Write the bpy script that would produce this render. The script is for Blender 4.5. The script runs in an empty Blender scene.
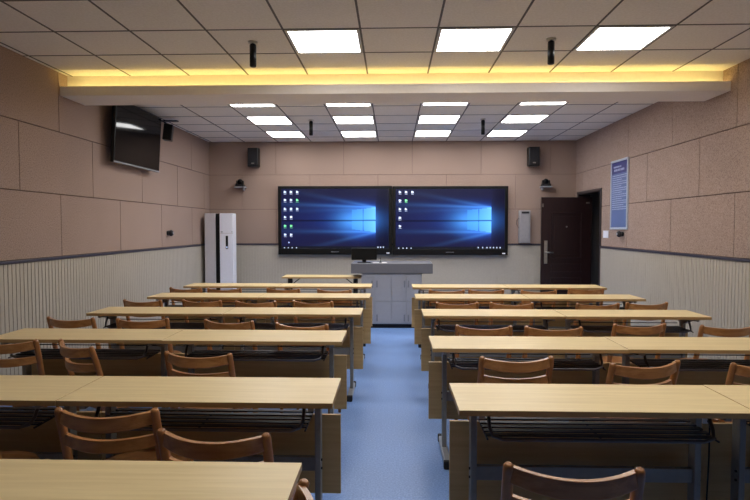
import bpy, bmesh, math, random
from mathutils import Vector, Matrix
random.seed(7)
C = bpy.context.scene.collection
PI = math.pi
XL, XR, YB, YR, H = -3.30, 3.235, 10.05, -4.2, 3.02

# ------------------------------------------------------------------ materials
def new_mat(name):
    m = bpy.data.materials.new(name); m.use_nodes = True
    return m, m.node_tree.nodes, m.node_tree.links, m.node_tree.nodes['Principled BSDF']

def srgb(r, g, b):
    f = lambda c: (c / 255 / 12.92) if c / 255 <= .04045 else ((c / 255 + .055) / 1.055) ** 2.4
    return (f(r), f(g), f(b), 1)

def plain(name, col, rough=.5, metal=0, spec=.5, var=.06, scale=30):
    m, n, l, p = new_mat(name)
    p.inputs['Roughness'].default_value = rough
    p.inputs['Metallic'].default_value = metal
    p.inputs['Specular IOR Level'].default_value = spec
    tc = n.new('ShaderNodeTexCoord'); nz = n.new('ShaderNodeTexNoise')
    nz.inputs['Scale'].default_value = scale; nz.inputs['Detail'].default_value = 3
    l.new(tc.outputs['Object'], nz.inputs['Vector'])
    r = n.new('ShaderNodeValToRGB')
    a = [c * (1 - var) for c in col[:3]]; b = [min(1, c * (1 + var)) for c in col[:3]]
    r.color_ramp.elements[0].color = (*a, 1); r.color_ramp.elements[1].color = (*b, 1)
    r.color_ramp.elements[0].position = .3; r.color_ramp.elements[1].position = .7
    l.new(nz.outputs['Fac'], r.inputs['Fac']); l.new(r.outputs['Color'], p.inputs['Base Color'])
    return m

def wood(name, c1, c2, rough=.35, stretch=(1.2, 22, 22), spec=.5, coat=0):
    m, n, l, p = new_mat(name)
    p.inputs['Roughness'].default_value = rough
    p.inputs['Specular IOR Level'].default_value = spec
    p.inputs['Coat Weight'].default_value = coat
    p.inputs['Coat Roughness'].default_value = .25
    tc = n.new('ShaderNodeTexCoord'); mp = n.new('ShaderNodeMapping')
    mp.inputs['Scale'].default_value = stretch
    oi = n.new('ShaderNodeObjectInfo')
    mv = n.new('ShaderNodeVectorMath'); mv.operation = 'ADD'
    ms = n.new('ShaderNodeMath'); ms.operation = 'MULTIPLY'; ms.inputs[1].default_value = 37
    l.new(oi.outputs['Random'], ms.inputs[0])
    l.new(tc.outputs['Object'], mp.inputs['Vector'])
    l.new(mp.outputs['Vector'], mv.inputs[0]); l.new(ms.outputs['Value'], mv.inputs[1])
    nz = n.new('ShaderNodeTexNoise'); nz.inputs['Scale'].default_value = 1.6
    nz.inputs['Detail'].default_value = 5; nz.inputs['Roughness'].default_value = .6
    nz.inputs['Distortion'].default_value = .5
    l.new(mv.outputs['Vector'], nz.inputs['Vector'])
    r = n.new('ShaderNodeValToRGB')
    r.color_ramp.elements[0].color = c1; r.color_ramp.elements[1].color = c2
    r.color_ramp.elements[0].position = .3; r.color_ramp.elements[1].position = .7
    l.new(nz.outputs['Fac'], r.inputs['Fac']); l.new(r.outputs['Color'], p.inputs['Base Color'])
    return m

def emis(name, col, strength):
    m, n, l, p = new_mat(name)
    p.inputs['Base Color'].default_value = (*col[:3], 1)
    p.inputs['Emission Color'].default_value = (*col[:3], 1)
    p.inputs['Emission Strength'].default_value = strength
    return m

def speckle(name, base, dark, light, scale, rough, bump=.2, large=.12):
    m, n, l, p = new_mat(name)
    p.inputs['Roughness'].default_value = rough
    tc = n.new('ShaderNodeTexCoord')
    nz = n.new('ShaderNodeTexNoise'); nz.inputs['Scale'].default_value = scale; nz.inputs['Detail'].default_value = 4
    l.new(tc.outputs['Object'], nz.inputs['Vector'])
    r = n.new('ShaderNodeValToRGB'); e = r.color_ramp.elements
    e[0].position = .32; e[0].color = dark; e[1].position = .7; e[1].color = light
    mid = e.new(.5); mid.color = base
    l.new(nz.outputs['Fac'], r.inputs['Fac'])
    n2 = n.new('ShaderNodeTexNoise'); n2.inputs['Scale'].default_value = 1.3; n2.inputs['Detail'].default_value = 3
    l.new(tc.outputs['Object'], n2.inputs['Vector'])
    mr = n.new('ShaderNodeMapRange'); mr.inputs['To Min'].default_value = 1 - large; mr.inputs['To Max'].default_value = 1 + large
    l.new(n2.outputs['Fac'], mr.inputs['Value'])
    mx = n.new('ShaderNodeVectorMath'); mx.operation = 'SCALE'
    l.new(r.outputs['Color'], mx.inputs[0]); l.new(mr.outputs['Result'], mx.inputs['Scale'])
    l.new(mx.outputs['Vector'], p.inputs['Base Color'])
    b = n.new('ShaderNodeBump'); b.inputs['Strength'].default_value = bump; b.inputs['Distance'].default_value = .002
    l.new(nz.outputs['Fac'], b.inputs['Height']); l.new(b.outputs['Normal'], p.inputs['Normal'])
    return m

M = {}
M['fabric'] = speckle('fabric_panel', srgb(159, 136, 124), srgb(134, 111, 100), srgb(179, 156, 143), 100, .95)
M['gap'] = plain('panel_gap', srgb(84, 64, 54), .9)  # wall backing, coloured dark to deepen the shadow between panels
M['slat'] = plain('cream_slat', srgb(180, 171, 157), .6, var=.03)
M['rail'] = plain('slate_rail', srgb(66, 63, 78), .3, var=.05)
M['floor'] = speckle('blue_vinyl', srgb(112, 146, 204), srgb(98, 132, 190), srgb(132, 164, 218), 90, .42, bump=.05, large=.08)
M['tile'] = speckle('ceiling_tile', srgb(236, 229, 218), srgb(230, 223, 212), srgb(241, 235, 226), 60, .9, bump=.08, large=.02)
M['tgrid'] = plain('ceiling_grid', srgb(40, 35, 30), .8)
M['tbar'] = plain('ceiling_bar', srgb(92, 84, 78), .6)
M['plaster'] = plain('beam_plaster', srgb(236, 228, 220), .8, var=.02)
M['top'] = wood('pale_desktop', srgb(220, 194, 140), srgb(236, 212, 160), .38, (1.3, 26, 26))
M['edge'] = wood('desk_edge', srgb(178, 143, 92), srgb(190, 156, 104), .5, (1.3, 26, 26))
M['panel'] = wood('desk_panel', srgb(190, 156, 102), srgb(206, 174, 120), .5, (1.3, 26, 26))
M['chair'] = wood('chair_wood', srgb(146, 92, 48), srgb(182, 126, 74), .32, (9, 9, 2.0), coat=.35)
M['chairrail'] = wood('chair_rail_wood', srgb(152, 98, 52), srgb(194, 140, 86), .3, (2.0, 22, 22), coat=.35)
M['metal'] = plain('blue_grey_metal', srgb(138, 136, 130), .42, .1)
M['foot'] = plain('light_grey_metal', srgb(150, 152, 158), .4, .3)
M['tray'] = plain('dark_tray_metal', srgb(38, 38, 42), .45, .4)
M['tube'] = plain('tube_metal', srgb(96, 92, 94), .3, .7)
M['black'] = plain('black_plastic', srgb(10, 10, 12), .4, spec=.3)
M['rubber'] = plain('black_rubber', srgb(14, 14, 14), .7)
M['glass'] = plain('screen_glass', srgb(8, 9, 12), .06, spec=.12, var=0)
M['silver'] = plain('silver_bracket', srgb(160, 162, 168), .4, .3)
M['white'] = plain('white_enamel', srgb(236, 236, 246), .35, var=.02)
M['greyside'] = plain('grey_enamel', srgb(196, 190, 192), .45, var=.02)
M['steel'] = plain('brushed_steel', srgb(176, 172, 166), .3, .9)
M['podtop'] = plain('podium_top_grey', srgb(104, 104, 110), .6, var=.03)
M['podbody'] = plain('podium_body_grey', srgb(158, 160, 168), .5, var=.02)
M['podhandle'] = plain('podium_handle_grey', srgb(128, 130, 138), .5)
M['door'] = wood('dark_red_door', srgb(30, 13, 13), srgb(40, 18, 17), .4, (20, 20, 2))
M['doorframe'] = plain('door_frame_dark', srgb(58, 50, 50), .4)
M['corridor'] = plain('corridor_wall', srgb(120, 112, 104), .8)
M['box'] = plain('box_grey', srgb(158, 155, 158), .4, .2)
M['posterframe'] = plain('poster_silver', srgb(196, 204, 218), .3, .2)
M['poster'] = plain('poster_blue', srgb(98, 116, 164), .35, var=.08, scale=4)
M['posterdk'] = plain('poster_navy', srgb(56, 60, 120), .35, var=.08, scale=4)
M['posterink'] = plain('poster_ink', srgb(188, 198, 226), .5)
M['paper'] = plain('white_paper', srgb(232, 232, 232), .7)
M['led'] = emis('led_diffuser', (1, .99, .98), 13)
M['ledframe'] = plain('lamp_frame_white', srgb(200, 196, 190), .4)
M['cove'] = emis('yellow_led', (1, .80, .27), 15)
M['icon'] = emis('icon_white', (.65, .75, 1), .6)
M['icong'] = emis('icon_green', (.2, .75, .35), .6)
M['taskbar'] = emis('taskbar_dark', (.008, .010, .022), 1)
M['digits'] = emis('display_light', (.5, .6, .8), .6)
# screen picture
m, n, l, p = new_mat('screen_picture')
at = n.new('ShaderNodeAttribute'); at.attribute_name = 'pic'
p.inputs['Base Color'].default_value = (0, 0, 0, 1); p.inputs['Roughness'].default_value = .25
l.new(at.outputs['Color'], p.inputs['Emission Color']); p.inputs['Emission Strength'].default_value = 1.0
M['pic'] = m

# ------------------------------------------------------------------ mesh builder
class MB:
    def __init__(s): s.bm = bmesh.new(); s.mats = []
    def mi(s, mat):
        if mat is None: return 0
        if mat not in s.mats: s.mats.append(mat)
        return s.mats.index(mat)
    def box(s, x0, x1, y0, y1, z0, z1, mat=None, bev=0):
        r = bmesh.ops.create_cube(s.bm, size=1)
        for v in r['verts']:
            v.co = Vector((x0 + (v.co.x + .5) * (x1 - x0), y0 + (v.co.y + .5) * (y1 - y0), z0 + (v.co.z + .5) * (z1 - z0)))
        fs = set(f for v in r['verts'] for f in v.link_faces); i = s.mi(mat)
        for f in fs: f.material_index = i
        if bev:
            es = set(e for f in fs for e in f.edges)
            q = bmesh.ops.bevel(s.bm, geom=list(es), offset=bev, segments=2, affect='EDGES', profile=.5)
            for f in q['faces']: f.material_index = i
        return s
    def obox(s, size, mat4, mat=None, bev=0):
        t = MB(); t.box(-size[0]/2, size[0]/2, -size[1]/2, size[1]/2, -size[2]/2, size[2]/2, bev=bev)
        t.bm.transform(mat4); i = s.mi(mat); vm = {}
        for v in t.bm.verts: vm[v] = s.bm.verts.new(v.co)
        for f in t.bm.faces:
            g = s.bm.faces.new([vm[v] for v in f.verts]); g.material_index = i
        t.bm.free(); return s
    def cyl(s, p0, p1, r0, r1=None, n=16, mat=None, smooth=True):
        r1 = r0 if r1 is None else r1
        p0, p1 = Vector(p0), Vector(p1); d = p1 - p0
        q = Vector((0, 0, 1)).rotation_difference(d.normalized()).to_matrix().to_4x4()
        mt = Matrix.Translation((p0 + p1) / 2) @ q
        r = bmesh.ops.create_cone(s.bm, cap_ends=True, segments=n, radius1=r0, radius2=r1, depth=d.length, matrix=mt)
        i = s.mi(mat)
        for f in set(f for v in r['verts'] for f in v.link_faces):
            f.material_index = i; f.smooth = smooth and len(f.verts) == 4
        return s
    def sphere(s, c, r, sc=(1, 1, 1), mat=None, u=16, v=10):
        mt = Matrix.Translation(c) @ Matrix.Diagonal((*sc, 1))
        q = bmesh.ops.create_uvsphere(s.bm, u_segments=u, v_segments=v, radius=r, matrix=mt); i = s.mi(mat)
        for f in set(f for w in q['verts'] for f in w.link_faces): f.material_index = i; f.smooth = True
        return s
    def sweep(s, pts, prof, mat=None, smooth=True):
        # prof(k) -> list of (a,b) in the frame of point k (a = side normal, b = up)
        rings = []; N = len(pts); i = s.mi(mat)
        for k, pt in enumerate(pts):
            pt = Vector(pt)
            d = (Vector(pts[min(k+1, N-1)]) - Vector(pts[max(k-1, 0)])).normalized()
            up = Vector((0, 0, 1)) if abs(d.z) < .9 else Vector((0, 1, 0))
            a = d.cross(up).normalized(); b = a.cross(d).normalized()
            rings.append([s.bm.verts.new(pt + a * u + b * w) for u, w in prof(k)])
        for k in range(N - 1):
            A, B = rings[k], rings[k+1]; m_ = len(A)
            for j in range(m_):
                f = s.bm.faces.new((A[j], A[(j+1) % m_], B[(j+1) % m_], B[j])); f.material_index = i; f.smooth = smooth
        for R_ in (rings[0][::-1], rings[-1]):
            f = s.bm.faces.new(R_); f.material_index = i
        return s
    def tube(s, pts, r, mat=None, n=10):
        rr = r if callable(r) else (lambda k: r)
        return s.sweep(pts, lambda k: [(rr(k) * math.cos(2*PI*j/n), rr(k) * math.sin(2*PI*j/n)) for j in range(n)], mat)
    def build(s, name, mat=None, parent=None):
        bmesh.ops.recalc_face_normals(s.bm, faces=s.bm.faces[:])
        me = bpy.data.meshes.new(name); s.bm.to_mesh(me); s.bm.free()
        mats = s.mats if s.mats else [mat]
        for m_ in mats: me.materials.append(M[m_] if isinstance(m_, str) else m_)
        o = bpy.data.objects.new(name, me); C.objects.link(o)
        if parent: o.parent = parent
        return o

def tag(o, label, cat, group=None):
    o['label'] = label; o['category'] = cat
    if group: o['group'] = group
    return o
def thing(name, label, cat, loc=(0, 0, 0), rz=0, group=None):
    o = bpy.data.objects.new(name, None); C.objects.link(o)
    o.location = loc; o.rotation_euler = (0, 0, rz); o.empty_display_size = .1
    return tag(o, label, cat, group)
def struct(o): o['kind'] = 'structure'; return o
def dup(root, loc, rz, label, group=None):
    r = root.copy(); C.objects.link(r); r.location = loc; r.rotation_euler = (0, 0, rz); r['label'] = label
    if group: r['group'] = group
    for ch in list(root.children):
        c = ch.copy(); C.objects.link(c); c.parent = r
        for g in list(ch.children):
            d = g.copy(); C.objects.link(d); d.parent = c
    return r

# ------------------------------------------------------------------ shell
struct(MB().box(XL - .25, XR + 2.2, YR - .2, YB + .25, -.1, 0).build('floor', 'floor'))

def panel_wall(name, along, fixed, sgn, a0, a1, offs, holes=()):
    """upper acoustic panels + backing in one mesh. along 'Y' (side walls) or 'X' (back); fixed = wall plane; sgn = room direction"""
    b = MB(); T = .012; g = .0045 if along == 'Y' else .0026
    def bx(u0, u1, z0, z1, d0, d1, mat):
        lo, hi = sorted((fixed + sgn * d0, fixed + sgn * d1))
        if along == 'Y': b.box(lo, hi, u0, u1, z0, z1, mat)
        else: b.box(u0, u1, lo, hi, z0, z1, mat)
    # structural wall (with optional door hole u0,u1,ztop)
    if holes:
        u0, u1, zt = holes
        bx(a0, u0, 0, H + .1, -.20, -T, 'gap'); bx(u1, a1, 0, H + .1, -.20, -T, 'gap'); bx(u0, u1, zt, H + .1, -.20, -T, 'gap')
    else: bx(a0, a1, 0, H + .1, -.20, -T, 'gap')
    zs = [1.2, 1.815, 2.43, H + .05]
    for r in range(3):
        o = offs[r % 2]; k = math.floor((a0 - o) / 1.22)
        u = o + k * 1.22
        while u < a1:
            p0, p1 = max(u + g, a0), min(u + 1.22 - g, a1)
            z0, z1 = zs[r] + g, zs[r+1] - g
            if p1 - p0 > .02:
                if holes and p1 > holes[0] and p0 < holes[1] and z0 < holes[2]:
                    if p0 < holes[0]: bx(p0, holes[0], z0, z1, -T, 0, 'fabric')
                    if p1 > holes[1]: bx(holes[1], p1, z0, z1, -T, 0, 'fabric')
                    if z1 > holes[2]: bx(max(p0, holes[0]), min(p1, holes[1]), holes[2], z1, -T, 0, 'fabric')
                else: bx(p0, p1, z0, z1, -T, 0, 'fabric')
            u += 1.22
    return struct(b.build(name))
DH = (8.80, 9.93, 2.10)
panel_wall('wall_left', 'Y', XL, 1, YR, YB, (5.50, 4.89))
panel_wall('wall_right', 'Y', XR, -1, YR, YB, (5.42, 6.05), DH)
panel_wall('wall_back', 'X', YB, -1, XL - .2, XR + .2, (.35, -.26))
struct(MB().box(XL - .2, XR + .2, YR - .2, YR, 0, H + .1).build('wall_rear', 'fabric'))

def ribs(name, along, fixed, sgn, a0, a1, skip=None):
    b = MB(); pitch = .052
    def bx(u0, u1, z0, z1, d0, d1):
        lo, hi = sorted((fixed + sgn * d0, fixed + sgn * d1))
        if along == 'Y': b.box(lo, hi, u0, u1, z0, z1)
        else: b.box(u0, u1, lo, hi, z0, z1)
    segs = [(a0, a1)] if not skip else [(a0, skip[0]), (skip[1], a1)]
    for s0, s1 in segs:
        bx(s0, s1, 0, 1.17, -.012, .004)
        u = s0
        while u + pitch < s1:
            bx(u + .004, u + pitch - .004, .0, 1.17, .004, .009); u += pitch
    return struct(b.build(name, 'slat'))
ribs('trim_1', 'Y', XL, 1, YR, YB - .02)
ribs('trim_2', 'Y', XR, -1, YR, YB - .02, DH[:2])
ribs('trim_3', 'X', YB, -1, XL + .02, XR - .02)
struct(MB().box(XL - .005, XL + .024, YR, YB, 1.174, 1.198, bev=.003).build('trim_4', 'rail'))
b = MB().box(XR - .024, XR + .005, YR, DH[0], 1.174, 1.198, bev=.003); b.box(XR - .024, XR + .005, DH[1], YB - .001, 1.174, 1.198, bev=.003)
struct(b.build('trim_5', 'rail'))
struct(MB().box(XL + .024, XR - .024, YB - .024, YB + .005, 1.174, 1.198, bev=.003).build('trim_6', 'rail'))
# door frame and corridor beyond the opening
b = MB()
b.box(XR - .015, XR + .20, DH[0] - .002, DH[0] + .045, 0, DH[2], bev=.004); b.box(XR - .015, XR + .20, DH[1] - .045, DH[1] + .002, 0, DH[2], bev=.004)
b.box(XR - .015, XR + .20, DH[0] + .045, DH[1] - .045, DH[2] - .045, DH[2] + .002, bev=.004)
struct(b.build('trim_7', 'doorframe'))
b = MB(); b.box(XR + 2.0, XR + 2.1, 7.0, YB + .2, 0, 2.7); b.box(XR + .2, XR + 2.1, YB + .15, YB + .25, 0, 2.7)
b.box(XR + .2, XR + 2.1, 6.9, 7.0, 0, 2.7); b.box(XR + .2, XR + 2.1, 6.9, YB + .25, 2.7, 2.8)
struct(b.build('wall_corridor', 'corridor'))

# ceiling: tiles, with open cells for the light panels
BY0, BY1 = 5.66, 5.98          # dropped beam
gx = [-3.85 + .6 * k for k in range(13)]
near_y = [4.38 - .6 * k for k in range(15)]; near_y = sorted(near_y) + [4.98]
far_y = [5.94 + .6 * k for k in range(8)]
lights = [(x, y) for y in (1.98, 4.38) for x in (-.85, .35, 1.55)] + [(x, y) for y in (6.54, 7.74, 8.94) for x in (-2.05, -.85, .35, 1.55)]  # nearest row is added out of view to light the nearest desks
def is_light(x, y): return any(abs(x - a) < .05 and abs(y - c_) < .05 for a, c_ in lights)
b = MB(); b.box(XL - .2, XR + .2, YR - .2, YB + .2, H + .03, H + .12, 'tgrid')
for ys, lim in ((near_y, (YR, BY0)), (far_y, (BY1 - .02, YB))):
    for y in ys:
        for x in gx:
            if is_light(x, y): continue
            x0, x1 = max(x + .007, XL), min(x + .593, XR)
            y0, y1 = max(y + .008, lim[0]), min(y + (.592 if y != 4.98 else .68), lim[1])
            if x1 - x0 > .01 and y1 - y0 > .01: b.box(x0, x1, y0, y1, H, H + .032, 'tile')
for ys, lim in ((near_y, (YR, BY0)), (far_y, (BY1, YB))):
    for y in ys:
        if lim[0] < y < lim[1]: b.box(XL, XR, y - .008, y + .008, H - .0025, H + .02, 'tbar')
    for x in gx:
        if XL < x < XR: b.box(x - .008, x + .008, lim[0], lim[1], H - .0026, H + .02, 'tbar')
struct(b.build('ceiling'))
# beam with cove ledge
b = MB()
b.box(XL, XR, BY0, BY1, 2.795, H + .03)
b.box(XL, XR, 5.53, BY0, 2.795, 2.81)
b.box(XL, XR, 5.53, 5.543, 2.81, 2.886)
struct(b.build('trim_8', 'plaster'))
t = thing('cove_light_strip', 'yellow glowing light strip hidden in the ledge of the dropped ceiling beam', 'light strip', (0, 5.60, 2.81))
MB().box(XL + .03, XR - .03, -.012, .012, 0, .006).build('strip_base', 'white', t)
MB().box(XL + .04, XR - .04, -.008, .008, .006, .012).build('diode_band', 'cove', t)

# ceiling lights
b = MB()
for q in ((.01, .59, .01, .032), (.01, .59, .568, .59), (.01, .032, .032, .568), (.568, .59, .032, .568)):
    b.box(q[0] - .3, q[1] - .3, q[2] - .3, q[3] - .3, -.008, .03)
def light_label(x, y):
    col = {-2.05: 'leftmost', -.85: 'second from left', .35: 'third from left', 1.55: 'rightmost'}[x]
    row = {8.94: 'the row nearest the screens', 7.74: 'the middle row beyond the beam', 6.54: 'the row just behind the beam'}.get(y)
    if row: return f'square white ceiling light panel, {col} in {row}'
    if y == 4.38:
        return 'large square white ceiling light in front of the yellow cove, ' + {-.85: 'left', .35: 'middle', 1.55: 'right'}[x] + ' of three'
    return None
L0 = None
for x, y in lights:
    lab = light_label(x, y); grp = 'ceiling light panels'
    if lab is None: lab = 'added square ceiling light panel, out of view above the nearest desks'; grp = 'added unseen ceiling lights over the nearest desks'
    if L0 is None:
        L0 = thing('ceiling_light', lab, 'ceiling light', (x + .3, y + .3, H), 0, grp)
        b.build('frame', 'ledframe', L0)
        MB().box(-.268, .268, -.268, .268, -.004, .006).build('diffuser', 'led', L0)
    else: dup(L0, (x + .3, y + .3, H), 0, lab, grp)

# ------------------------------------------------------------------ desks
def desk_parts(t, L=1.18, D=.40):
    h = L / 2
    tp = MB(); tp.box(-h, h, 0, D, .7265, .75, 'top', bev=.0015)
    for f in tp.bm.faces:
        if abs(f.normal.z) < .5 or f.normal.z < 0: pass
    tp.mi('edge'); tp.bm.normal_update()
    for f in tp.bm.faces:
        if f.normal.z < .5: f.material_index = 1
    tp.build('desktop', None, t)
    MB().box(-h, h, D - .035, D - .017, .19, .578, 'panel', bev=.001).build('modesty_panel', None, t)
    for sx in (-1, 1):
        x = sx * (h - .096)
        MB().box(x - .014, x + .014, .245, .305, .04, .70, bev=.004).build('leg', 'metal', t)
        # bracket under the top, flared
        bb = MB(); i = 0
        v = [bb.bm.verts.new(Vector((x + e, yy, zz))) for e in (-.012, .012) for yy, zz in ((.03, .7262), (.37, .7262), (.37, .705), (.31, .655), (.24, .655), (.10, .705), (.03, .705))]
        bb.bm.faces.new(v[:7]); bb.bm.faces.new(v[7:][::-1])
        for k in range(7): bb.bm.faces.new((v[k], v[(k+1) % 7], v[7 + (k+1) % 7], v[7 + k]))
        bb.build('bracket', 'metal', t)
        ft = MB().box(x - .022, x + .022, .02, .455, .008, .045, bev=.008).build('foot', 'foot', t)
        cp = MB(); cp.box(x - .025, x + .025, -.002, .033, 0, .05, bev=.006); cp.box(x - .025, x + .025, .442, .48, 0, .05, bev=.006)
        cp.build('rubber_cap', 'rubber', ft)
        # bolts on leg
        bo = MB()
        for z in (.36, .40): bo.cyl((x + sx * .012, .262, z), (x + sx * .02, .262, z), .006, n=8)
        bo.build('bolt', 'black', ft.parent)
    MB().box(-h + .10, h - .10, .262, .288, .345, .41, bev=.003).build('crossbar', 'metal', t)
    sh = MB()
    for k in range(5): sh.box(-h + .12, h - .12, .07 + .05 * k, .098 + .05 * k, .618, .624)
    for k in range(2): sh.box(-h + .12, h - .12, .315, .322, .645 + .03 * k, .651 + .03 * k)
    for k in range(3):
        x = -h + .12 + k * (L - .246) / 2; sh.box(x, x + .006, .045, .32, .612, .618)
    sf = sh.build('book_shelf', 'tray', t)
    pts = []
    xe = h - .165
    pts = [(-xe - .03, .10, .70), (-xe - .03, .07, .655), (-xe - .02, .045, .63), (-xe + .02, .04, .618)]
    pts += [(xe - .02, .04, .618), (xe + .02, .045, .63), (xe + .03, .07, .655), (xe + .03, .10, .70)]
    MB().tube(pts, .008).build('shelf_tube', 'tube', sf)

rowname = {1: 'front row nearest the screens', 2: 'second row from the screens', 3: 'third row from the screens', 4: 'fourth row from the screens', 5: 'fifth row from the screens', 6: 'nearest row to the camera'}
D_R = {1: (.252, 6.90), 2: (.246, 5.83), 3: (.262, 4.67), 4: (.247, 3.40), 5: (.270, 2.242)}
D_L = {1: (-.262, 6.95), 2: (-.240, 5.85), 3: (-.268, 4.72), 4: (-.325, 3.585), 5: (-.250, 2.315), 6: (-.282, 1.322)}
DK = None
for side, dd in (('right', D_R), ('left', D_L)):
    sg = 1 if side == 'right' else -1
    for r in dd:
        xe, yn = dd[r]
        for k in range(2):
            if side == 'left' and r == 6 and k == 1: continue
            cx = xe + sg * (.59 + k * 1.184)
            dy = {('left', 4, 1): .012, ('right', 5, 1): .006, ('right', 4, 1): .01}.get((side, r, k), 0)
            end = 'beside the aisle' if k == 0 else 'beside the wall'
            lab = f'pale wood-topped desk {end}, {side} block, {rowname[r]}'
            if DK is None:
                DK = thing('classroom_desk', lab, 'desk', (cx, yn + dy, 0), 0, 'classroom desks in rows'); desk_parts(DK)
            else: dup(DK, (cx, yn + dy, 0), 0, lab, 'classroom desks in rows')

# ------------------------------------------------------------------ chairs
CH = None
def make_chair(label, loc, rz):
    t = thing('wooden_chair', label, 'chair', loc, rz, 'wooden classroom chairs')
    W = .188
    for s in (-1, 1):
        # back post: straight lower leg then raked back to a rounded top
        pts = [(s*W, -.165, 0), (s*W, -.150, .22), (s*W, -.150, .42), (s*W, -.165, .50), (s*W, -.205, .66), (s*W, -.236, .765), (s*W, -.2405, .779), (s*W, -.242, .785)]
        rr = [.012, .015, .018, .018, .0175, .0165, .0145, .009]
        MB().tube(pts, lambda k: rr[k], n=14).build('back_post', 'chair', t)
        MB().tube([(s*(W-.012), .185, 0), (s*(W-.012), .18, .2), (s*(W-.012), .175, .415)], lambda k: (.012, .015, .018)[k], n=12).build('leg', 'chair', t)
        MB().tube([(s*W, -.15, .17), (s*(W-.012), .18, .17)], .009, n=10).build('side_stretcher', 'chair', t)
    def rail(z, hgt, yb, bulge, dip, name, par=t):
        N = 29; pts = []
        for k in range(N):
            u = -1 + 2 * k / (N - 1)
            pts.append((u * (W - .006), yb - bulge * (1 - u * u), z - dip * (1 - u * u)))
        def prof(k):
            u = -1 + 2 * k / (N - 1); hh = hgt * (.5 + .06 * (1 - u * u)); a = .0095
            return [(a*.9, hh), (a, hh - .0015), (a, -hh + .004), (a*.6, -hh), (-a*.6, -hh), (-a, -hh + .004), (-a, hh - .0015), (-a*.9, hh)]
        return MB().sweep(pts, prof, None, False).build(name, 'chairrail', par)
    rail(.750, .052, -.231, .062, .014, 'top_rail')
    rail(.652, .046, -.204, .058, .010, 'lower_rail')
    # seat: slightly dished and rounded
    N = 12; b = MB(); g = []
    for i in range(N + 1):
        row = []
        for j in range(N + 1):
            u, v = -1 + 2 * i / N, -1 + 2 * j / N
            k = math.sqrt(max(0, 1 - .5 * v * v)) ; x = u * k * 1.12 * .185; k2 = math.sqrt(1 - .5 * u * u); y = v * k2 * 1.18 * .185 + .015
            row.append((x, y, .437 - .012 * (1 - u*u) * (1 - v*v)))
        g.append(row)
    top = [[b.bm.verts.new(Vector(q)) for q in row] for row in g]; bot = [[b.bm.verts.new(Vector((q[0]*.98, q[1]*.98, .415))) for q in row] for row in g]
    for i in range(N):
        for j in range(N):
            f = b.bm.faces.new((top[i][j], top[i+1][j], top[i+1][j+1], top[i][j+1])); f.smooth = True
            b.bm.faces.new((bot[i][j], bot[i][j+1], bot[i+1][j+1], bot[i+1][j]))
    for k in range(N):
        for A, B_ in (((k, 0), (k+1, 0)), ((k, N), (k+1, N)), ((0, k), (0, k+1)), ((N, k), (N, k+1))):
            b.bm.faces.new((top[A[0]][A[1]], top[B_[0]][B_[1]], bot[B_[0]][B_[1]], bot[A[0]][A[1]]))
    b.build('seat', 'chair', t)
    b = MB(); b.box(-W, W, .165, .18, .37, .415); b.box(-W, W, -.158, -.142, .37, .415)
    b.box(-W, -W + .014, -.15, .18, .37, .415); b.box(W - .014, W, -.15, .18, .37, .415)
    b.build('seat_apron', 'chair', t)
    MB().tube([(-W, .18, .24), (W, .18, .24)], .009).build('front_stretcher', 'chair', t)
    return t
# (side,row): list of (x,y of the middle of the backrest top, turn in degrees), first = nearest the aisle
chairs = {
 ('left', 5): [(-.617, 1.885, -4.8), (-1.108, 2.115, 1), (-1.75, 2.07, 3)],
 ('left', 4): [(-1.093, 3.093, -7), (-1.93, 3.330, -34), (-2.42, 3.40, 6)],
 ('left', 3): [(-.663, 4.059, -9), (-1.245, 4.20, -9), (-1.933, 4.257, 3), (-2.519, 4.29, -6)],
 ('left', 2): [(-.763, 5.33, -9), (-1.311, 5.315, -2), (-1.853, 5.373, -7), (-2.431, 5.36, -7)],
 ('left', 1): [(-.663, 6.36, -8), (-1.267, 6.452, -7), (-1.95, 6.43, -2), (-2.42, 6.47, -8)],
 ('right', 5): [(.534, 1.641, -4)],
 ('right', 4): [(.677, 3.049, 2), (1.326, 2.95, 12), (1.957, 2.942, 2)],
 ('right', 3): [(.656, 4.016, -3), (1.145, 3.99, -3), (1.811, 4.135, 7), (2.419, 4.091, 2)],
 ('right', 2): [(.612, 5.284, 1), (1.118, 5.265, -5), (1.912, 5.254, 2), (2.394, 5.322, 5)],
 ('right', 1): [(.615, 6.352, -3), (1.07, 6.40, 0), (1.645, 6.333, 2), (2.245, 6.55, -4)],
}
ordn = ['first', 'second', 'third', 'fourth']
for (side, r), lst in chairs.items():
    for k, (x, y, a) in enumerate(lst):
        a = math.radians(a)
        loc = (x - .242 * math.sin(a), y + .242 * math.cos(a), 0)
        rn = rowname[r].replace('front row nearest the screens', 'first row from the screens')
        lab = f'brown wooden chair, {ordn[k]} from the aisle, {side} block, {rn}'
        if CH is None: CH = make_chair(lab, loc, a)
        else: dup(CH, loc, a, lab)
dup(CH, (-.490, 1.345, 0), PI / 2 - .03, 'brown wooden chair turned sideways beside the nearest desk, its back towards the aisle')

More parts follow.
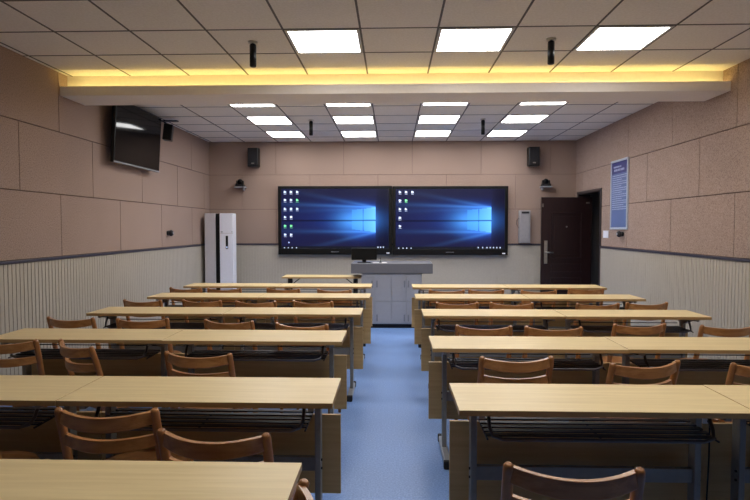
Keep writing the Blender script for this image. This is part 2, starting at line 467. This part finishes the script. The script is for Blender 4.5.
# ------------------------------------------------------------------ front table (no panel, dark folding legs)
t = thing('narrow_table', 'narrow pale table with dark legs standing beside the grey podium', 'table', (-1.06, 8.30, 0))
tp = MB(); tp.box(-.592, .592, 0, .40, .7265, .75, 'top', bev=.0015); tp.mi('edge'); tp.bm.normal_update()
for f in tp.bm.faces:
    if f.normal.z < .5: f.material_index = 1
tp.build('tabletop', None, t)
for sx in (-1, 1):
    x = sx * .50
    MB().box(x - .035, x + .035, .20, .24, .04, .7265, bev=.004).build('leg', 'tray', t)
    MB().box(x - .02, x + .02, -.01, .41, .0, .045, bev=.008).build('foot', 'tray', t)
    MB().tube([(x - sx * .03, .22, .62), (x - sx * .16, .22, .72)], .008).build('brace', 'tray', t)
MB().box(-.48, .48, .21, .23, .56, .60).build('crossbar', 'tray', t)

# ------------------------------------------------------------------ podium
t = thing('podium', 'wide grey metal lecture podium at the end of the aisle', 'podium', (0, 8.22, 0))
MB().box(-.455, .435, .03, .68, .06, .81, bev=.004).build('body', 'podbody', t)
MB().box(-.445, .425, .05, .66, 0, .06).build('plinth', 'black', t)
MB().box(-.610, .594, 0, .72, .81, .957, bev=.006).build('console_top', 'podtop', t)
for x0, x1, hx in ((-.445, -.264, -.299), (-.260, -.012, -.225), (-.008, .205, .178), (.209, .427, .237)):
    for z0, z1, hz in ((.07, .40, .153), (.404, .80, .655)):
        d = MB().box(x0, x1, .016, .03, z0, z1, bev=.002).build('door', 'podbody', t)
        MB().box(hx - .010, hx + .010, .008, .017, hz - .05, hz + .05, bev=.003).build('handle', 'podhandle', d)
t = thing('monitor', 'small black touch monitor on the left of the grey podium', 'monitor', (-.425, 8.44, .957), .05)
MB().box(-.19, .19, -.06, .015, .045, .215, bev=.006).build('casing', 'black', t)
MB().box(-.155, .155, .0152, .018, .07, .20).build('screen', 'glass', t)
MB().box(-.195, .195, -.065, .0, .208, .222, bev=.003).build('top_edge', 'tray', t)
b = MB(); b.box(-.10, .10, -.08, .08, 0, .012, bev=.004); b.box(-.03, .03, -.012, .012, .012, .08)
b.build('stand', 'black', t)
t = thing('gooseneck_microphone', 'tiny black microphone standing on podium papers beside the monitor', 'microphone', (-.178, 8.42, .961))
MB().cyl((0, 0, 0), (0, 0, .012), .022, mat=None).build('base', 'black', t)
MB().tube([(0, 0, .01), (.004, 0, .05), (-.006, -.01, .075)], .004).build('stem', 'black', t)
b = MB()
b.obox((.21, .16, .003), Matrix.Translation((0, 0, .0015)) @ Matrix.Rotation(.15, 4, 'Z')); 
tag(b.build('paper_sheet', 'paper'), 'white paper sheet lying on the podium right of the monitor', 'paper').location = (-.19, 8.42, .957)

# ------------------------------------------------------------------ big displays
def wall_pic(u, v):
    wr, wl, vc = .88, .655, .525
    c = Vector((.008, .009, .045)) + Vector((.002, .005, .035)) * max(0, 1 - abs(v - vc) * 2)
    d = math.hypot((u - .76) * .9, (v - vc) * 1.15)
    c += Vector((.03, .20, .70)) * math.exp(-(d / .19) ** 2) + Vector((.04, .16, .25)) * math.exp(-(math.hypot((u - .66) / .13, (v - vc) / .17)) ** 2)
    if u < wr:
        t = wr - u
        top = .31 - .10 * (1 - math.exp(-t * 5)); bot = .72 + .10 * math.exp(-((t - .2) / .15) ** 2) - .05 * min(1, t)
        edge = lambda x: 1 / (1 + math.exp(-x * 30))
        c += Vector((.02, .11, .72)) * edge(v - top) * edge(bot - v) * (math.exp(-t * 4.2) - .03)
        for (y0, y1, w, k, fl) in ((.31, .27, .010, 1.0, 3.2), (.31, .10, .018, .6, 4.6), (.33, .36, .012, .35, 3.2), (.72, .71, .010, .8, 3.4), (.72, .98, .020, .5, 4.6)):
            yy = y0 + (y1 - y0) * t / .6
            c += Vector((.08, .30, .80)) * k * math.exp(-((v - yy) / (w + .035 * t)) ** 2) * math.exp(-t * fl)
        c *= 1 - .8 * math.exp(-((v - .53) / .013) ** 2)
    else:
        c *= .45 + .55 * math.exp(-(u - wr) * 30)
    if wl < u < wr:
        k = (u - wl) / (wr - wl); yt = .355 - .045 * k; yb = .675 + .045 * k
        if yt < v < yb and abs(u - .762) > .005 and abs(v - .525) > .011:
            g = .6 + .4 * k
            c = c * .55 + Vector((.07, .34, .75)) * g + Vector((.10, .22, .10)) * k * k
    return c
def display(label, x0, x1, z0, z1, icons, greens, tray):
    W, Hh = x1 - x0, z1 - z0
    t = thing('interactive_display', label, 'display', ((x0 + x1) / 2, YB - .09, z0))
    a, bl, bt, bb = W / 2, .058, .05, .105
    b = MB(); b.box(-a, a, .0, .088, 0, Hh, bev=.006)
    b.box(-a, a, -.012, .0, 0, bb, bev=.003); b.box(-a, a, -.012, .0, Hh - bt, Hh, bev=.003)
    b.box(-a, -a + bl, -.012, .0, bb, Hh - bt, bev=.003); b.box(a - bl, a, -.012, .0, bb, Hh - bt, bev=.003)
    b.build('frame', 'black', t)
    sx0, sx1, sz0, sz1 = -a + bl, a - bl, bb, Hh - bt
    NX, NY = 200, 110
    verts = [(sx0 + (sx1 - sx0) * i / NX, -.004, sz1 - (sz1 - sz0) * j / NY) for j in range(NY + 1) for i in range(NX + 1)]
    faces = [(j*(NX+1)+i, (j+1)*(NX+1)+i, (j+1)*(NX+1)+i+1, j*(NX+1)+i+1) for j in range(NY) for i in range(NX)]
    me = bpy.data.meshes.new('screen'); me.from_pydata(verts, [], faces)
    at = me.attributes.new('pic', 'FLOAT_COLOR', 'POINT'); buf = []
    for j in range(NY + 1):
        for i in range(NX + 1):
            c = wall_pic(i / NX, j / NY)
            if j / NY > .955: c = Vector((.006, .008, .018))
            buf += [c.x, c.y, c.z, 1]
    at.data.foreach_set('color', buf); me.materials.append(M['pic'])
    so = bpy.data.objects.new('screen', me); C.objects.link(so); so.parent = t
    def P(px, py): return (sx0 + (sx1 - sx0) * px, sz1 - (sz1 - sz0) * py)
    b = MB(); rnd = random.Random(3)
    for (px, py, s) in icons:
        x, z = P(px, py)
        w = .024 * s
        g = (round(px, 2), round(py, 2)) in greens
        mt = 'icong' if g else 'icon'
        b.box(x - w*.9, x + w*.1, -.0065, -.0045, z - w*.8, z + w*.8, mt); b.box(x + w*.1, x + w*.8, -.0065, -.0045, z - w*.6, z + w*(.2 + .6*rnd.random()), mt)
        if s > .8: b.box(x - w * 1.0, x + w * 1.0, -.0065, -.0045, z - w * 1.65, z - w * 1.4, mt)
    for px in tray:
        x, z = P(px, .975); b.box(x - .008, x + .008, -.0065, -.0045, z - .012, z + .012, 'icon')
    b.build('desktop_icons', None, so)
    # small maker mark and corner sticker on the lower bezel
    b = MB()
    for k in range(9): b.box(-.07 + k * .016, -.07 + k * .016 + .010, -.0135, -.0118, .043, .057)
    b.build('maker_mark', 'podhandle', t)
    MB().box(a - .10, a - .045, -.0135, -.0118, .018, .040).build('sticker', 'white', t)
    return t
def ic(lst, base, s0, s1):   # zoom coordinates -> fractions
    out = []
    for X, Y in lst: out.append(((X - s0) / (s1 - s0), (Y - 55) / (395 - 55), 1))
    return out
li = [(90, 72), (125, 72), (161, 72), (90, 118), (125, 118), (161, 118), (90, 168), (125, 168), (161, 168), (90, 215), (125, 215), (90, 265), (125, 265), (90, 315), (125, 315)]
L_ic = ic(li, 270, 68, 688)
gr = {(round(L_ic[k][0], 2), round(L_ic[k][1], 2)) for k in (5, 11, 12)}
ri = [(85, 72), (120, 72), (157, 72), (85, 120), (120, 120), (85, 168), (120, 168), (85, 218), (85, 265)]
R_ic = ic(ri, 385, 60, 688)
gr2 = {(round(R_ic[4][0], 2), round(R_ic[4][1], 2))}
L_ic += [((112 - 68) / 620, (360 - 55) / 340, .6)] + [((q - 68) / 620, .985, .45) for q in (85, 108, 130, 155)]
R_ic += [((q - 60) / 628, .985, .45) for q in (78, 103, 125, 150)]
display('wide wall display at the left, blue desktop with fifteen icons', -2.036, -.006, 1.005, 2.222, L_ic, gr, (.90, .925, .95))
display('wide wall display at the right, blue desktop with nine icons', .0, 2.034, 1.000, 2.216, R_ic, gr2, (.76, .80, .84, .87, .90, .93, .96))

# ------------------------------------------------------------------ back wall fittings
def speaker(label, x, z):
    t = thing('wall_speaker', label, 'speaker', (x, YB, z), 0, 'black wall speakers')
    MB().box(-.095, .095, -.20, -.05, 0, .33, bev=.012).build('cabinet', 'black', t)
    MB().box(-.085, .085, -.206, -.199, .02, .31, bev=.003).build('grille', 'tray', t)
    MB().box(-.025, .025, -.2085, -.2055, .045, .065).build('badge', 'steel', t)
    b = MB(); b.box(-.04, .04, -.012, 0, .10, .22); b.tube([(0, -.01, .16), (0, -.06, .16)], .015); b.build('bracket', 'tray', t)
speaker('black box speaker high on back wall above the left camera', -2.455, 2.56)
speaker('black box speaker high on back wall above the door', 2.455, 2.555)
def ptz(label, x, z, s):
    t = thing('wall_camera', label, 'camera', (x, YB, z), 0, 'conference cameras on the back wall')
    b = MB(); b.box(-.09, .10, -.16, 0, -.035, -.015, bev=.003); b.box(s * .055 - .012, s * .055 + .012, -.10, 0, -.08, .0, bev=.003)
    b.build('bracket', 'silver', t)
    MB().box(-.075, .075, -.15, -.02, -.015, .025, bev=.008).build('base', 'tray', t)
    h = MB().sphere((0, -.085, .065), .052, (1.0, 1.0, 1.05)); h.box(-.066, -.046, -.115, -.055, .02, .09, bev=.004); h.box(.046, .066, -.115, -.055, .02, .09, bev=.004)
    hd = h.build('head', 'black', t)
    MB().cyl((0, -.13, .062), (0, -.148, .060), .026).build('lens', 'glass', hd)
ptz('camera with silver bracket on back wall under the left speaker', -2.715, 2.23, 1)
ptz('camera with silver bracket on back wall above the dark door', 2.69, 2.225, -1)

t = thing('wall_box', 'tall narrow grey metal box on back wall between display and door', 'box', (2.328, YB, 1.212))
MB().box(-.095, .095, -.11, 0, 0, .575, bev=.008).build('casing', 'box', t)
MB().box(-.072, .072, -.118, -.109, .03, .50, bev=.003).build('front_cover', 'box', t)
MB().box(-.06, .07, -.119, -.109, .52, .555, bev=.002).build('vent', 'tray', t)
MB().tube([(-.095, -.04, .44), (-.125, -.03, .40), (-.13, -.03, .33), (-.095, -.04, .27)], .005).build('cable', 'tray', t)

# door leaf, open, parallel to the back wall
t = thing('door_leaf', 'dark red panelled door standing open across the back corner', 'door', (3.44, 9.86, 0))
lf = MB().box(-.86, 0, -.05, 0, .01, 2.01, bev=.004).build('leaf', 'door', t)
b = MB()
def moulding(x0, x1, z0, z1, w=.022):
    for q in ((x0, x1, z0, z0 + w), (x0, x1, z1 - w, z1), (x0, x0 + w, z0 + w, z1 - w), (x1 - w, x1, z0 + w, z1 - w)):
        b.box(q[0], q[1], -.060, -.049, q[2], q[3], bev=.004)
moulding(-.70, -.16, .95, 1.75); moulding(-.70, -.16, .70, .86); moulding(-.70, -.16, .15, .62)
b.box(-.64, -.22, -.056, -.049, 1.02, 1.68, bev=.003); b.box(-.64, -.22, -.056, -.049, .21, .56, bev=.003)
b.build('moulding', 'door', lf)
MB().box(-.81, -.755, -.062, -.049, .86, 1.26, bev=.004).build('lock_plate', 'steel', t)
MB().tube([(-.782, -.058, 1.06), (-.782, -.10, 1.06), (-.77, -.105, 1.06), (-.66, -.10, 1.052)], .014).build('handle', 'steel', t)
b = MB(); b.cyl((-.43, -.049, 1.50), (-.43, -.064, 1.50), .014); b.build('peephole', 'steel', t)
MB().box(-.10, -.04, -.058, -.049, 1.90, 1.925, bev=.002).build('closer_plate', 'steel', t)
MB().box(-.845, -.832, -.056, -.049, 1.84, 1.90).build('edge_latch', 'steel', t)

# air conditioner in the left corner
t = thing('air_conditioner', 'tall white floor-standing air conditioner in the far left corner', 'air conditioner', (-2.94, 9.50, 0))
MB().box(-.275, -.095, .02, .34, .03, 1.73, bev=.006).build('side_casing', 'greyside', t)
MB().box(-.095, .0, .06, .34, .03, 1.725).build('air_slot', 'black', t)
MB().box(-.012, .222, .0, .20, .03, 1.73, bev=.012).build('front_panel', 'white', t)
MB().box(-.27, .23, .01, .33, 0, .03).build('base', 'tray', t)
MB().box(.0, .222, -.003, .001, 1.385, 1.392).build('panel_seam', 'greyside', t)
ds = MB().box(.095, .135, -.008, .001, 1.12, 1.345, bev=.003).build('display', 'black', t)
MB().box(.103, .127, -.010, -.0078, 1.135, 1.165).build('digits', 'digits', ds)
b = MB(); b.box(.01, .045, -.005, .001, 1.405, 1.418); b.box(.195, .21, -.005, .001, 1.405, 1.418); b.build('badge', 'podhandle', t)

# television on the left wall
t = thing('wall_television', 'black television angled down from the left wall above the desks', 'television', (XL, 6.955, 2.60))
mtv = Matrix.Translation((.125, 0, 0)) @ Matrix.Rotation(math.radians(3.5), 4, 'Y')
MB().obox((.045, 1.25, .73), mtv, bev=.006).build('casing', 'black', t)
MB().obox((.003, 1.215, .69), mtv @ Matrix.Translation((.0235, 0, .006)), bev=.001).build('screen', 'glass', t)
MB().obox((.006, 1.25, .016), mtv @ Matrix.Translation((.0235, 0, -.357)), bev=.002).build('lower_trim', 'foot', t)
b = MB(); b.box(0, .02, -.25, .25, -.15, .15); b.box(.02, .11, -.2, -.16, -.1, .1); b.box(.02, .11, .16, .2, -.1, .1); b.build('wall_mount', 'tray', t)

# small speaker hung beside the television
t = thing('small_speaker', 'small black speaker on a wall bracket beyond the television', 'speaker', (XL, 7.80, 2.81))
MB().obox((.12, .16, .22), Matrix.Translation((.17, 0, .0)) @ Matrix.Rotation(.25, 4, 'Z') @ Matrix.Rotation(.12, 4, 'Y'), bev=.01).build('cabinet', 'black', t)
b = MB(); b.tube([(0, .0, .15), (.10, .0, .16), (.17, .0, .10)], .012); b.box(0, .015, -.05, .05, .10, .20); b.box(.02, .30, -.03, .05, .155, .17)
b.build('bracket', 'tray', t)

# alarm / bell and sockets on side walls
def bell(label, x, y, z, s):
    t = thing('alarm_bell', label, 'alarm bell', (x, y, z), 0, 'wall alarm bells')
    MB().cyl((0, 0, 0), (s * .03, 0, 0), .035).build('mount', 'tray', t)
    MB().sphere((s * .055, 0, 0), .045, (.8, 1, 1)).build('dome', 'tray', t)
    MB().cyl((s * .085, -.01, .0), (s * .094, -.01, .0), .015).build('cap', 'foot', t)
bell('small round dark device on left wall near the air conditioner', XL, 8.14, 1.405, 1)
bell('small round dark device on right wall just under the poster', XR, 7.98, 1.395, -1)
t = thing('light_switch', 'wide white switch plate on right wall between door and poster', 'switch', (XR, 8.60, 1.385))
MB().box(-.010, 0, -.10, .10, -.055, .055, bev=.003).build('plate', 'white', t)
MB().box(-.014, -.009, -.07, .07, -.035, .035, bev=.002).build('rocker', 'white', t)

# poster
t = thing('wall_poster', 'tall blue notice board in a silver frame on the right wall', 'poster', (XR, 8.11, 1.458))
b = MB()
for q in ((-.30, .30, 0, .03), (-.30, .30, .965, .995), (-.30, -.27, .03, .965), (.27, .30, .03, .965)): b.box(-.022, 0, q[0], q[1], q[2], q[3], bev=.003)
b.build('frame', 'posterframe', t)
b = MB(); b.box(-.013, -.002, -.27, .27, .03, .80, 'poster'); b.box(-.013, -.002, -.27, .27, .80, .965, 'posterdk')
pn = b.build('panel', None, t)
b = MB(); rnd = random.Random(5)
def strokes(z, hgt, y0, y1, cw):
    y = y1
    while y > y0:
        w = cw * rnd.uniform(.6, 1.0); b.box(-.0145, -.0128, y - w, y, z, z + hgt); y -= cw * 1.35
strokes(.885, .022, -.05, .20, .022); strokes(.835, .03, -.15, .18, .034)
for k in range(17): strokes(.765 - k * .030, .011, -.24 + (rnd.random() * .18 if k % 3 == 2 else 0), .245, .016)
b.build('writing', 'posterink', pn)

# hanging microphones
def mic(label, x, y, ln):
    t = thing('hanging_microphone', label, 'microphone', (x, y, H), 0, 'black ceiling microphones')
    MB().cyl((0, 0, 0), (0, 0, -.012), .04).build('ceiling_plate', 'ledframe', t)
    b = MB(); b.cyl((0, 0, -.03), (0, 0, -ln), .027, n=20); b.sphere((0, 0, -.03), .027, (1, 1, .6)); b.sphere((0, 0, -ln), .027, (1, 1, .3))
    b.build('body', 'black', t)
    MB().cyl((0, 0, -.01), (0, 0, -.03), .008, n=8).build('stem', 'black', t)
mic('black cylinder microphone under the near ceiling, left of the lights', -1.155, 4.67, .20)
mic('black cylinder microphone under the near ceiling, between middle and right lights', 1.289, 4.67, .20)
mic('black cylinder microphone beyond the beam, left of centre', -1.163, 8.04, .215)
mic('black cylinder microphone beyond the beam, right of centre', 1.279, 8.04, .215)

# charger cable hanging between the two nearest right-hand desks
t = thing('charging_cable', 'white plug with thin dark cable hanging between the nearest right desks', 'cable', (1.455, 2.614, .580))
MB().box(-.022, .022, -.012, .012, 0, .028, bev=.003).build('plug', 'paper', t)
b = MB().tube([(0, -.010, .015), (.002, -.026, -.0), (.0, -.03, -.15), (-.006, -.03, -.35), (-.002, -.03, -.56), (.05, -.05, -.59)], .004, n=6)
b.build('cord', 'black', t)

# ------------------------------------------------------------------ camera, world, colour
cam = bpy.data.cameras.new('camera'); co = bpy.data.objects.new('camera', cam); C.objects.link(co)
cam.sensor_width = 36; cam.lens = 561 / 750 * 36; cam.clip_start = .02
co.location = (0, 0, 1.486); co.rotation_euler = (PI / 2 - .04, 0, .031)
bpy.context.scene.camera = co
w = bpy.data.worlds.new('world'); bpy.context.scene.world = w; w.use_nodes = True
w.node_tree.nodes['Background'].inputs[0].default_value = (.5, .6, .7, 1); w.node_tree.nodes['Background'].inputs[1].default_value = .05
sc = bpy.context.scene
sc.view_settings.view_transform = 'Standard'; sc.view_settings.look = 'None'
sc.view_settings.exposure = .14; sc.view_settings.gamma = 1; sc.view_settings.use_curve_mapping = False
